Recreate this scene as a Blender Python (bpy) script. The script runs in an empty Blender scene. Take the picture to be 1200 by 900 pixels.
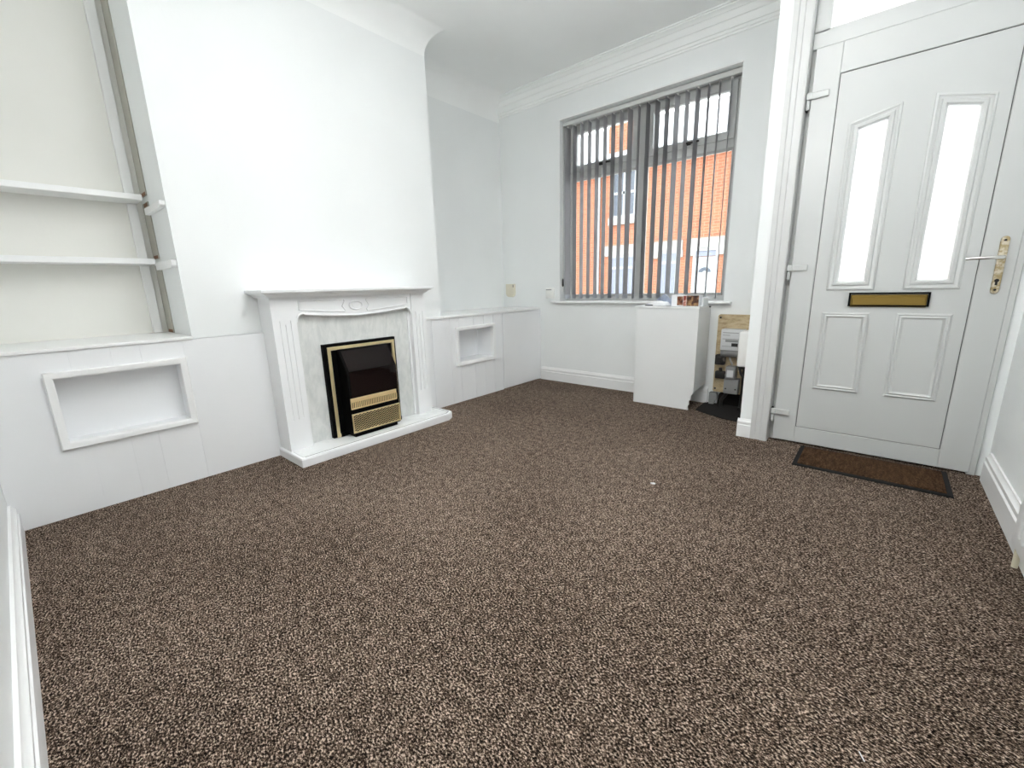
import bpy, bmesh, math, random
from mathutils import Matrix, Vector
random.seed(7)
C = bpy.context.scene.collection
PI = math.pi

# ------------------------------------------------------------------ materials
def mat(name, col, rough=0.5, metal=0.0, spec=0.5, **kw):
    m = bpy.data.materials.new(name); m.use_nodes = True
    b = m.node_tree.nodes['Principled BSDF']
    b.inputs['Base Color'].default_value = (*col, 1)
    b.inputs['Roughness'].default_value = rough
    b.inputs['Metallic'].default_value = metal
    b.inputs['Specular IOR Level'].default_value = spec
    for k, v in kw.items():
        b.inputs[k].default_value = v
    return m
def nodes(m):
    nt = m.node_tree
    return nt, nt.nodes, nt.links, nt.nodes['Principled BSDF']
def coords(nt, scale=(1, 1, 1), rot=(0, 0, 0)):
    t = nt.nodes.new('ShaderNodeTexCoord'); mp = nt.nodes.new('ShaderNodeMapping')
    mp.inputs['Scale'].default_value = scale; mp.inputs['Rotation'].default_value = rot
    nt.links.new(t.outputs['Object'], mp.inputs['Vector'])
    return mp.outputs['Vector']
def noise(nt, vec, scale, detail=2, rough=0.5):
    n = nt.nodes.new('ShaderNodeTexNoise'); nt.links.new(vec, n.inputs['Vector'])
    n.inputs['Scale'].default_value = scale; n.inputs['Detail'].default_value = detail
    n.inputs['Roughness'].default_value = rough
    return n.outputs['Fac']
def ramp(nt, fac, stops, interp='LINEAR'):
    r = nt.nodes.new('ShaderNodeValToRGB'); r.color_ramp.interpolation = interp
    e = r.color_ramp.elements
    while len(e) < len(stops): e.new(0.5)
    for i, (p, c) in enumerate(stops):
        e[i].position = p; e[i].color = (*c, 1)
    nt.links.new(fac, r.inputs['Fac'])
    return r.outputs['Color']
def bump(nt, b, h, strength=0.3, dist=0.01):
    n = nt.nodes.new('ShaderNodeBump'); n.inputs['Strength'].default_value = strength
    n.inputs['Distance'].default_value = dist
    nt.links.new(h, n.inputs['Height']); nt.links.new(n.outputs['Normal'], b.inputs['Normal'])
def math_node(nt, op, a, b):
    n = nt.nodes.new('ShaderNodeMath'); n.operation = op
    for i, v in enumerate((a, b)):
        if isinstance(v, (int, float)): n.inputs[i].default_value = v
        else: nt.links.new(v, n.inputs[i])
    return n.outputs[0]

def painted(name, col, rough, bs=0.08, scale=60):
    m = mat(name, col, rough)
    nt, N, L, b = nodes(m)
    v = coords(nt)
    bump(nt, b, noise(nt, v, scale, 3), bs, 0.004)
    f = noise(nt, v, 2.2, 3)
    c2 = tuple(x * 0.975 for x in col)
    L.new(ramp(nt, f, [(0.35, c2), (0.65, col)]), b.inputs['Base Color'])
    return m

M = {}
M['wall'] = painted('wall_emulsion', (0.84, 0.86, 0.86), 0.75, 0.10, 45)
M['cream'] = painted('alcove_emulsion', (0.80, 0.795, 0.755), 0.8, 0.08, 45)
M['ceil'] = painted('ceiling_emulsion', (0.91, 0.925, 0.918), 0.8, 0.06, 45)
M['gloss'] = painted('white_gloss_paint', (0.84, 0.85, 0.865), 0.38, 0.03, 30)
M['trim'] = painted('white_trim_paint', (0.86, 0.865, 0.865), 0.35, 0.02, 30)
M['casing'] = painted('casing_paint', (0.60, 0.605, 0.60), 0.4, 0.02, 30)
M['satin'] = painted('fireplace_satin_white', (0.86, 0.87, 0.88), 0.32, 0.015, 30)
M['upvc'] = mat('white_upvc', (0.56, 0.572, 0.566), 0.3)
M['upvcdark'] = mat('grey_seal', (0.05, 0.05, 0.05), 0.6)
M['board'] = painted('dull_white_boxing', (0.80, 0.81, 0.81), 0.6, 0.05, 30)
M['black'] = mat('black_enamel', (0.003, 0.003, 0.003), 0.6, 0, 0.06)
M['blackmatt'] = mat('black_matt', (0.012, 0.011, 0.011), 0.75)
M['blackglass'] = mat('smoked_glass', (0.006, 0.003, 0.003), 0.03, 0, 0.38)
M['brass'] = mat('polished_brass', (0.80, 0.62, 0.30), 0.28, 1.0)
M['palebrass'] = mat('pale_brass', (0.88, 0.74, 0.44), 0.32, 0.75)
M['oldbrass'] = mat('aged_brass', (0.27, 0.18, 0.05), 0.42, 1.0)
M['goldplate'] = mat('gold_lacquer', (0.80, 0.62, 0.33), 0.42, 0.4)
M['worn'] = mat('worn_brass_plate', (0.60, 0.53, 0.38), 0.4, 0.85)
nt, N, L, b = nodes(M['worn']); v = coords(nt)
L.new(ramp(nt, noise(nt, v, 60, 3), [(0.4, (0.42, 0.33, 0.18)), (0.6, (0.70, 0.64, 0.52))]), b.inputs['Base Color'])
M['chrome'] = mat('brushed_chrome', (0.72, 0.71, 0.68), 0.22, 1.0)
M['creamplastic'] = mat('cream_plastic', (0.70, 0.66, 0.54), 0.45)
M['whiteplastic'] = mat('white_plastic', (0.82, 0.82, 0.80), 0.4)
M['greyplastic'] = mat('grey_plastic', (0.27, 0.275, 0.275), 0.5)
M['lightgrey'] = mat('light_grey_plastic', (0.62, 0.63, 0.64), 0.45)
M['blacker'] = mat('black_plastic', (0.02, 0.019, 0.018), 0.5)
M['copper'] = mat('cable_sheath', (0.16, 0.14, 0.12), 0.55)
M['cable'] = mat('grey_cable', (0.40, 0.39, 0.36), 0.5)
M['rust'] = mat('rusty_metal', (0.20, 0.10, 0.05), 0.8)
M['slot'] = painted('grimy_grey_paint', (0.42, 0.41, 0.36), 0.6, 0.1, 60)
M['dirt_shade'] = painted('bare_floor_shade', (0.009, 0.007, 0.006), 0.95, 0.4, 50)  # near-black tone for bare floor and grime, with shade put into the colour
M['paper'] = mat('white_paper', (0.82, 0.83, 0.85), 0.6)
M['bluepaper'] = mat('pale_blue_paper', (0.58, 0.64, 0.76), 0.5)
M['joint'] = mat('grimy_joint', (0.10, 0.095, 0.09), 0.8)
M['pipe'] = mat('cream_painted_pipe', (0.72, 0.68, 0.52), 0.4)

# carpet
m = mat('brown_carpet', (0.2, 0.16, 0.13), 0.95, 0, 0.1)
nt, N, L, b = nodes(m); v = coords(nt)
vs = coords(nt, (1.0, 1.5, 1.0), (0, 0, 0.5))
n1 = noise(nt, vs, 138, 3, 0.65); n2 = noise(nt, v, 30, 3, 0.6); n3 = noise(nt, v, 1.6, 3, 0.5)
n4 = noise(nt, vs, 210, 2, 0.6)
f = math_node(nt, 'ADD', math_node(nt, 'ADD', math_node(nt, 'MULTIPLY', n1, 0.62), math_node(nt, 'MULTIPLY', n4, 0.26)), math_node(nt, 'MULTIPLY', n2, 0.12))
f = math_node(nt, 'ADD', f, math_node(nt, 'MULTIPLY', math_node(nt, 'SUBTRACT', n3, 0.5), 0.045))
col = ramp(nt, f, [(0.43, (0.004, 0.002, 0.001)), (0.475, (0.042, 0.026, 0.0175)), (0.53, (0.225, 0.158, 0.117)), (0.595, (0.80, 0.645, 0.53))])
L.new(col, b.inputs['Base Color'])
bump(nt, b, f, 1.0, 0.02)
M['carpet'] = m

# coir mat
m = mat('brown_coir', (0.12, 0.07, 0.04), 0.95, 0, 0.1)
nt, N, L, b = nodes(m); v = coords(nt)
f = noise(nt, v, 140, 3, 0.7)
f2 = noise(nt, coords(nt, (14, 3, 1)), 4, 3, 0.7)
ff = math_node(nt, 'ADD', math_node(nt, 'MULTIPLY', f, 0.6), math_node(nt, 'MULTIPLY', f2, 0.4))
L.new(ramp(nt, ff, [(0.38, (0.018, 0.008, 0.004)), (0.55, (0.085, 0.045, 0.022)), (0.70, (0.22, 0.13, 0.075))]), b.inputs['Base Color'])
bump(nt, b, f, 0.9, 0.01)
M['coir'] = m
M['rubber'] = mat('black_rubber', (0.012, 0.012, 0.012), 0.8, 0, 0.2)

# pale marble
m = mat('pale_marble', (0.72, 0.74, 0.72), 0.3)
nt, N, L, b = nodes(m)
w = nt.nodes.new('ShaderNodeTexNoise'); L.new(coords(nt, (1, 1.0, 0.45), (0.7, 0, 0)), w.inputs['Vector'])
w.inputs['Scale'].default_value = 22; w.inputs['Detail'].default_value = 5; w.inputs['Roughness'].default_value = 0.6; w.inputs['Distortion'].default_value = 0.5
L.new(ramp(nt, w.outputs['Fac'], [(0.36, (0.63, 0.65, 0.64)), (0.5, (0.70, 0.715, 0.70)), (0.62, (0.76, 0.77, 0.755))]), b.inputs['Base Color'])
M['marble'] = m
m = mat('white_marble_slab', (0.86, 0.87, 0.87), 0.22)
nt, N, L, b = nodes(m)
L.new(ramp(nt, noise(nt, coords(nt), 8, 6, 0.6), [(0.38, (0.76, 0.775, 0.77)), (0.55, (0.87, 0.88, 0.88))]), b.inputs['Base Color'])
M['hearth'] = m

# chipboard
m = mat('old_chipboard', (0.52, 0.42, 0.26), 0.7)
nt, N, L, b = nodes(m); v = coords(nt)
f = noise(nt, coords(nt, (1, 1, 3)), 14, 5, 0.7)
L.new(ramp(nt, f, [(0.3, (0.30, 0.21, 0.11)), (0.5, (0.52, 0.41, 0.25)), (0.7, (0.60, 0.50, 0.33))]), b.inputs['Base Color'])
M['chip'] = m

# meter face: pale with faint printed bands
m = mat('meter_face', (0.62, 0.64, 0.66), 0.35)
nt, N, L, b = nodes(m)
M['meter'] = m

# food picture card
def picture(name, stops, sc):
    m = mat(name, (0.3, 0.12, 0.06), 0.35)
    nt, N, L, b = nodes(m)
    w = nt.nodes.new('ShaderNodeTexNoise'); L.new(coords(nt), w.inputs['Vector'])
    w.inputs['Scale'].default_value = sc; w.inputs['Detail'].default_value = 3; w.inputs['Distortion'].default_value = 0.8
    L.new(ramp(nt, w.outputs['Fac'], stops), b.inputs['Base Color'])
    return m
M['picA'] = picture('printed_brown_photo', [(0.36, (0.06, 0.0132, 0.0072)), (0.5, (0.204, 0.066, 0.03)), (0.64, (0.372, 0.21, 0.132))], 28)
M['picB'] = picture('printed_dark_photo', [(0.38, (0.012, 0.006, 0.004)), (0.52, (0.12, 0.042, 0.018)), (0.66, (0.42, 0.252, 0.12))], 30)
M['picC'] = picture('printed_red_photo', [(0.35, (0.25, 0.04, 0.03)), (0.55, (0.55, 0.22, 0.16)), (0.68, (0.70, 0.5, 0.42))], 40)

# glass
def thin_glass(name, tint=(0.97, 0.99, 0.98)):
    m = bpy.data.materials.new(name); m.use_nodes = True
    nt = m.node_tree; nt.nodes.clear()
    o = nt.nodes.new('ShaderNodeOutputMaterial'); mx = nt.nodes.new('ShaderNodeMixShader')
    t = nt.nodes.new('ShaderNodeBsdfTransparent'); g = nt.nodes.new('ShaderNodeBsdfGlossy'); fr = nt.nodes.new('ShaderNodeFresnel')
    t.inputs['Color'].default_value = (*tint, 1); g.inputs['Roughness'].default_value = 0.01; fr.inputs['IOR'].default_value = 1.45
    nt.links.new(fr.outputs[0], mx.inputs[0]); nt.links.new(t.outputs[0], mx.inputs[1]); nt.links.new(g.outputs[0], mx.inputs[2])
    nt.links.new(mx.outputs[0], o.inputs[0])
    return m
M['glass'] = thin_glass('clear_glass')
m = bpy.data.materials.new('obscure_glass'); m.use_nodes = True
nt = m.node_tree; nt.nodes.clear()
o = nt.nodes.new('ShaderNodeOutputMaterial'); mx = nt.nodes.new('ShaderNodeMixShader'); mx2 = nt.nodes.new('ShaderNodeMixShader')
tr = nt.nodes.new('ShaderNodeBsdfTranslucent'); rf = nt.nodes.new('ShaderNodeBsdfRefraction'); gl = nt.nodes.new('ShaderNodeBsdfGlossy')
tr.inputs['Color'].default_value = (0.95, 0.96, 0.97, 1); rf.inputs['Roughness'].default_value = 0.35; rf.inputs['IOR'].default_value = 1.06
rf.inputs['Color'].default_value = (0.97, 0.98, 0.98, 1); gl.inputs['Roughness'].default_value = 0.3
bp = nt.nodes.new('ShaderNodeBump'); bp.inputs['Strength'].default_value = 0.6; bp.inputs['Distance'].default_value = 0.004
vn = nt.nodes.new('ShaderNodeTexNoise'); vn.inputs['Scale'].default_value = 140; vn.inputs['Detail'].default_value = 2
tc = nt.nodes.new('ShaderNodeTexCoord'); nt.links.new(tc.outputs['Object'], vn.inputs['Vector'])
nt.links.new(vn.outputs['Fac'], bp.inputs['Height'])
for s in (rf, gl): nt.links.new(bp.outputs['Normal'], s.inputs['Normal'])
mx.inputs[0].default_value = 0.5; mx2.inputs[0].default_value = 0.06
nt.links.new(tr.outputs[0], mx.inputs[1]); nt.links.new(rf.outputs[0], mx.inputs[2])
nt.links.new(mx.outputs[0], mx2.inputs[1]); nt.links.new(gl.outputs[0], mx2.inputs[2]); nt.links.new(mx2.outputs[0], o.inputs[0])
M['obscure'] = m

# blind fabric
def fabric(name, col, trans):
    m = bpy.data.materials.new(name); m.use_nodes = True
    nt = m.node_tree; nt.nodes.clear()
    o = nt.nodes.new('ShaderNodeOutputMaterial'); mx = nt.nodes.new('ShaderNodeMixShader')
    d = nt.nodes.new('ShaderNodeBsdfDiffuse'); t = nt.nodes.new('ShaderNodeBsdfTranslucent')
    d.inputs['Color'].default_value = (*col, 1); t.inputs['Color'].default_value = (*col, 1); mx.inputs[0].default_value = trans
    nt.links.new(d.outputs[0], mx.inputs[1]); nt.links.new(t.outputs[0], mx.inputs[2]); nt.links.new(mx.outputs[0], o.inputs[0])
    return m
M['vane'] = fabric('grey_blind_fabric', (0.47, 0.47, 0.485), 0.36)
M['hem'] = fabric('pale_blind_hem', (0.62, 0.64, 0.67), 0.55)
M['headrail'] = mat('white_headrail', (0.62, 0.63, 0.62), 0.4)

# brick
m = mat('red_brick', (0.4, 0.15, 0.08), 0.85)
nt, N, L, b = nodes(m)
br = nt.nodes.new('ShaderNodeTexBrick'); L.new(coords(nt, (1, 1, 1), (-PI / 2, 0, 0)), br.inputs['Vector'])
br.inputs['Scale'].default_value = 1.0; br.inputs['Brick Width'].default_value = 0.29; br.inputs['Row Height'].default_value = 0.094; br.inputs['Mortar Size'].default_value = 0.009
br.inputs['Color1'].default_value = (0.195, 0.064, 0.028, 1); br.inputs['Color2'].default_value = (0.155, 0.046, 0.020, 1); br.inputs['Mortar'].default_value = (0.24, 0.125, 0.08, 1)
L.new(br.outputs['Color'], b.inputs['Base Color'])
M['brick'] = m
M['stone'] = painted('painted_stone', (0.185, 0.18, 0.168), 0.8)
M['slate'] = painted('grey_slate', (0.12, 0.125, 0.135), 0.6, 0.3, 20)
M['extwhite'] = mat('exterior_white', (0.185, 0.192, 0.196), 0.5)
M['darkpane'] = mat('dark_window_pane', (0.03, 0.038, 0.055), 0.1)
M['netpane'] = mat('netted_window_pane', (0.10, 0.11, 0.145), 0.3)
M['asphalt'] = painted('asphalt', (0.30, 0.30, 0.30), 0.9, 0.3, 40)
M['paving'] = painted('paving', (0.50, 0.49, 0.47), 0.9, 0.2, 20)

# ------------------------------------------------------------------ mesh builder
class MB:
    def __init__(s): s.bm = bmesh.new()
    def _poly_faces(s, vs, faces):
        bv = [s.bm.verts.new(v) for v in vs]
        fs = []
        for f in faces:
            try: fs.append(s.bm.faces.new([bv[i] for i in f]))
            except ValueError: pass
        return bv, fs
    def box(s, x0, x1, y0, y1, z0, z1, bev=0.0, seg=1):
        if x0 > x1: x0, x1 = x1, x0
        if y0 > y1: y0, y1 = y1, y0
        if z0 > z1: z0, z1 = z1, z0
        vs = [(x, y, z) for z in (z0, z1) for y in (y0, y1) for x in (x0, x1)]
        bv, fs = s._poly_faces(vs, [(0, 2, 3, 1), (4, 5, 7, 6), (0, 1, 5, 4), (2, 6, 7, 3), (0, 4, 6, 2), (1, 3, 7, 5)])
        if bev > 0:
            es = set(e for f in fs for e in f.edges)
            bmesh.ops.bevel(s.bm, geom=list(es), offset=bev, segments=seg, affect='EDGES', profile=0.5, clamp_overlap=True)
        return s
    def prism(s, pts, f0, f1, mp, bev=0.0, seg=1):
        """polygon pts (a,b) extruded from depth f0 to f1; mp(a,b,d)->xyz"""
        n = len(pts)
        vs = [mp(a, b_, f0) for a, b_ in pts] + [mp(a, b_, f1) for a, b_ in pts]
        faces = [tuple(range(n))[::-1], tuple(range(n, 2 * n))] + [(i, (i + 1) % n, n + (i + 1) % n, n + i) for i in range(n)]
        bv, fs = s._poly_faces(vs, faces)
        bmesh.ops.recalc_face_normals(s.bm, faces=fs)
        if bev > 0:
            es = set(e for f in fs for e in f.edges)
            bmesh.ops.bevel(s.bm, geom=list(es), offset=bev, segments=seg, affect='EDGES', profile=0.5, clamp_overlap=True)
        return s
    def loop(s, pts, prof, mp):
        """moulding mitred round closed polygon pts; prof = closed list of (inset, height); mp(a,b,h)->xyz"""
        n = len(pts)
        area = sum(pts[i][0] * pts[(i + 1) % n][1] - pts[(i + 1) % n][0] * pts[i][1] for i in range(n))
        sg = 1 if area > 0 else -1
        def off(i, d):
            p0, p1, p2 = Vector(pts[i - 1]), Vector(pts[i]), Vector(pts[(i + 1) % n])
            d1 = (p1 - p0).normalized(); d2 = (p2 - p1).normalized()
            n1 = Vector((-d1.y, d1.x)) * sg; n2 = Vector((-d2.y, d2.x)) * sg
            k = 1 + n1.dot(n2)
            return p1 + (n1 + n2) * (d / max(k, 0.05))
        rings = []
        for i in range(n):
            r = []
            for (ins, h) in prof:
                q = off(i, ins); r.append(s.bm.verts.new(mp(q.x, q.y, h)))
            rings.append(r)
        k = len(prof); fs = []
        for i in range(n):
            a, b_ = rings[i], rings[(i + 1) % n]
            for j in range(k):
                fs.append(s.bm.faces.new((a[j], a[(j + 1) % k], b_[(j + 1) % k], b_[j])))
        bmesh.ops.recalc_face_normals(s.bm, faces=fs)
        return s
    def sweep(s, path, prof, up=(0, 0, 1), side=1):
        """open path of xy points; prof closed list of (out, z) with out measured to the left (side=1) of travel"""
        P = [Vector(p) for p in path]; n = len(P); rings = []
        for i in range(n):
            if i == 0: d1 = d2 = (P[1] - P[0]).normalized()
            elif i == n - 1: d1 = d2 = (P[-1] - P[-2]).normalized()
            else: d1 = (P[i] - P[i - 1]).normalized(); d2 = (P[i + 1] - P[i]).normalized()
            n1 = Vector((-d1.y, d1.x)) * side; n2 = Vector((-d2.y, d2.x)) * side
            k = 1 + n1.dot(n2); nn = (n1 + n2) / max(k, 0.05)
            rings.append([s.bm.verts.new((P[i].x + nn.x * o, P[i].y + nn.y * o, z)) for o, z in prof])
        k = len(prof); fs = []
        for i in range(n - 1):
            a, b_ = rings[i], rings[i + 1]
            for j in range(k): fs.append(s.bm.faces.new((a[j], a[(j + 1) % k], b_[(j + 1) % k], b_[j])))
        fs.append(s.bm.faces.new(rings[0])); fs.append(s.bm.faces.new(rings[-1][::-1]))
        bmesh.ops.recalc_face_normals(s.bm, faces=fs)
        return s
    def tube(s, pts, r, seg=10, cap=True):
        P = [Vector(p) for p in pts]; n = len(P); rings = []
        rr = r if isinstance(r, (list, tuple)) else [r] * n
        ref = None
        for i in range(n):
            t = ((P[min(i + 1, n - 1)] - P[max(i - 1, 0)])).normalized()
            if ref is None:
                ref = Vector((0, 0, 1)) if abs(t.z) < 0.9 else Vector((1, 0, 0))
            a = t.cross(ref).normalized(); b_ = t.cross(a).normalized(); ref = -b_.cross(t).cross(t).normalized() if False else ref
            rings.append([s.bm.verts.new(P[i] + (a * math.cos(2 * PI * k / seg) + b_ * math.sin(2 * PI * k / seg)) * rr[i]) for k in range(seg)])
        fs = []
        for i in range(n - 1):
            for k in range(seg):
                fs.append(s.bm.faces.new((rings[i][k], rings[i][(k + 1) % seg], rings[i + 1][(k + 1) % seg], rings[i + 1][k])))
        if cap: fs.append(s.bm.faces.new(rings[0][::-1])); fs.append(s.bm.faces.new(rings[-1]))
        bmesh.ops.recalc_face_normals(s.bm, faces=fs)
        return s
    def sheet(s, grid, th=0.0):
        """grid[i][j] of xyz -> surface"""
        vs = [[s.bm.verts.new(p) for p in row] for row in grid]
        fs = []
        for i in range(len(vs) - 1):
            for j in range(len(vs[0]) - 1):
                fs.append(s.bm.faces.new((vs[i][j], vs[i][j + 1], vs[i + 1][j + 1], vs[i + 1][j])))
        if th:
            bmesh.ops.solidify(s.bm, geom=fs, thickness=th)
        return s
    def build(s, name, m, parent=None, angle=35):
        me = bpy.data.meshes.new(name)
        off = Vector((0, 0, 0)); p = parent
        while p is not None: off += p.location; p = p.parent
        bmesh.ops.translate(s.bm, verts=s.bm.verts, vec=-off)
        s.bm.to_mesh(me); s.bm.free()
        me.materials.append(m)
        me.shade_smooth(); me.set_sharp_from_angle(angle=math.radians(angle))
        o = bpy.data.objects.new(name, me); C.objects.link(o)
        if parent is not None: o.parent = parent
        return o
def B(*a, **k): return MB().box(*a, **k)

def tag(o, label, cat, group=None, kind=None):
    o['label'] = label; o['category'] = cat
    if group: o['group'] = group
    if kind: o['kind'] = kind
    return o
def thing(name, label, cat, loc=(0, 0, 0), group=None, kind=None):
    o = bpy.data.objects.new(name, None); C.objects.link(o); o.location = loc
    o.empty_display_size = 0.1
    return tag(o, label, cat, group, kind)
def struct(o, label, cat): return tag(o, label, cat, None, 'structure')

XZ = lambda y0, s=-1: (lambda a, b_, h: (a, y0 + s * h, b_))      # plane facing -y, height towards the room
YZ = lambda x0, s=1: (lambda a, b_, h: (x0 + s * h, a, b_))       # plane facing +x
def rect(a0, a1, b0, b1): return [(a0, b0), (a1, b0), (a1, b1), (a0, b1)]

# ------------------------------------------------------------------ room shell
XL, XR, YB, YF, ZC = -3.27, 0.50, -0.15, 3.70, 2.84
BX, BY0, BY1 = -2.775, 0.62, 2.335            # chimney breast
WX0, WX1, WZ0, WZ1 = -2.515, -0.960, 0.835, 2.495   # window opening
PX0, PX1, PY = -0.615, -0.455, 2.99           # pier beside the door

struct(B(-3.6, 0.8, -0.40, 4.0, -0.12, 0.0).build('floor', M['carpet']), 'mottled brown loop pile carpet covering the whole room', 'carpet floor')
struct(B(-3.6, 0.8, -0.40, 4.0, ZC, ZC + 0.1).build('ceiling', M['ceil']), 'plain white painted ceiling above the room', 'ceiling')
struct(B(-3.5, XL, -0.40, 1.5, 0, ZC).build('wall_left', M['cream']), 'cream back wall of the shelved alcove', 'wall')
struct(B(-3.5, XL, 1.5, 4.0, 0, ZC).build('wall_alcove', M['wall']), 'white back wall of the alcove between chimney breast and window wall', 'wall')
struct(B(XL + 0.001, BX, BY0, BY1, 0, ZC).build('wall_chimney_breast', M['wall']), 'white chimney breast projecting between the two alcoves', 'wall')
w = MB()
w.box(-3.5, WX0, YF, YF + 0.26, 0, ZC); w.box(WX1, PX0 + 0.05, YF, YF + 0.26, 0, ZC)
w.box(WX0, WX1, YF, YF + 0.26, 0, WZ0); w.box(WX0, WX1, YF, YF + 0.26, WZ1, ZC)
struct(w.build('wall_front', M['wall']), 'white wall around the window with the blind', 'wall')
w = MB(); w.box(PX0, PX1 - 0.001, PY, YF + 0.26, 0, ZC); w.box(PX1 - 0.001, XR + 0.1, PY + 0.02, 3.3, 2.62, ZC)
w.box(0.468, XR + 0.05, 3.05, 3.3, 0, 2.62)
struct(w.build('wall_door', M['wall']), 'narrow white wall pier at the hinge side of the front door', 'wall')
struct(B(XR, XR + 0.2, -0.40, 4.0, 0, ZC).build('wall_right', M['wall']), 'white wall at the handle side of the front door', 'wall')
w = MB(); w.box(-3.5, XR, YB - 0.12, YB, 0, ZC)
struct(w.build('wall_back', M['wall']), 'white wall end beside the left-hand cupboard', 'wall')

# mouldings
def skirt_prof(h=0.135, t=0.02):
    return [(0, 0), (t, 0), (t, h * 0.66), (t * 0.72, h * 0.70), (t * 0.85, h * 0.76), (t * 0.85, h * 0.86), (t * 0.45, h * 0.93), (t * 0.35, h), (0, h)]
struct(MB().sweep([(-2.75, YF - 0.0005), (-1.02, YF - 0.0005)], skirt_prof(0.137, 0.022), side=-1).build('baseboard_front', M['trim']), 'white moulded skirting board under the window', 'skirting board')
struct(MB().sweep([(XR - 0.0005, 2.99), (XR - 0.0005, 0.4)], skirt_prof(0.145, 0.022), side=-1).build('baseboard_right', M['trim']), 'white moulded skirting board on the wall by the radiator', 'skirting board')
struct(MB().sweep([(-2.75, YB + 0.0005), (-0.21, YB + 0.0005)], skirt_prof(0.135, 0.026), side=1).build('baseboard_back', M['trim']), 'white skirting board running from the niche cupboard toward the viewer', 'skirting board')
struct(MB().sweep([(PX0 - 0.012, PY - 0.0005), (-0.547, PY - 0.0005)], skirt_prof(0.12, 0.016), side=-1).build('baseboard_pier', M['trim']), 'short skirting block at the foot of the door pier', 'skirting board')
# cornice
cz = ZC - 0.0005
rid = [(0, cz)]
prof = [(0.0, cz), (0.135, cz), (0.135, cz - 0.008), (0.122, cz - 0.010), (0.122, cz - 0.018), (0.108, cz - 0.022), (0.090, cz - 0.036), (0.082, cz - 0.036),
        (0.078, cz - 0.050), (0.062, cz - 0.072), (0.054, cz - 0.074), (0.050, cz - 0.092), (0.036, cz - 0.118), (0.026, cz - 0.120), (0.022, cz - 0.135), (0.010, cz - 0.140), (0.008, cz - 0.150), (0, cz - 0.152)]
struct(MB().sweep([(-3.269, YF - 0.0005), (-0.56, YF - 0.0005)], prof, side=-1).build('trim_cornice', M['ceil']), 'white ridged plaster cornice above the window', 'cornice')
R_ = 0.19
cove = [(0, cz), (R_, cz)] + [(R_ - R_ * math.sin(a), cz - R_ + R_ * math.cos(a)) for a in [PI / 2 * k / 12 for k in range(1, 12)]] + [(0, cz - R_)]
e = 0.0005
struct(MB().sweep([(XL + e, -0.149), (XL + e, BY0 - e), (BX + e, BY0 - e), (BX + e, BY1 + e), (XL + e, BY1 + e), (XL + e, YF - 0.001)], cove, side=-1).build('trim_coving', M['ceil']), 'plain white coving round the chimney breast and alcoves', 'coving')
# architrave
w = MB()
w.prism([(-0.547, PY - 0.0005), (-0.547, PY - 0.016), (-0.522, PY - 0.018), (-0.518, PY - 0.013), (-0.495, PY - 0.014), (-0.490, PY - 0.020), (-0.457, PY - 0.020), (-0.453, PY - 0.016), (-0.453, PY + 0.08), (-0.4555, PY + 0.08), (-0.4555, PY - 0.0005)],
        0.0, ZC - 0.001, lambda a, b_, d: (a, b_, d))
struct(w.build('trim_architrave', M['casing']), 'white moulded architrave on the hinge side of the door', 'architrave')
fp = MB(); fp.prism([(-1.035, 3.698), (-1.03, 3.42), (-0.93, 3.36), (-0.80, 3.30), (-0.62, 3.27), (-0.617, 3.698)], 0.0005, 0.005, lambda a, b_, d: (a, b_, d))  # thin dark sheet: bare floor with the boxing's shadow put into its colour
struct(fp.build('floor_shade_patch', M['dirt_shade']), 'bare patch of floor below the meter board, darkened with painted boxing shadow', 'floor patch')
fp = MB(); fp.prism([(-0.945, 0.006), (-0.617, 0.006), (-0.617, 0.70), (-0.70, 0.70), (-0.70, 0.125), (-0.90, 0.125), (-0.935, 0.09)], YF - 0.006, YF - 0.0006, lambda a, b_, d: (a, d, b_))  # flat dark sheet on the wall; its colour stands for a hole's shade
struct(fp.build('wall_hole_shade', M['dirt_shade']), 'flat grimy patch below the chipboard, coloured dark for the shade of a hole', 'wall patch')

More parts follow.
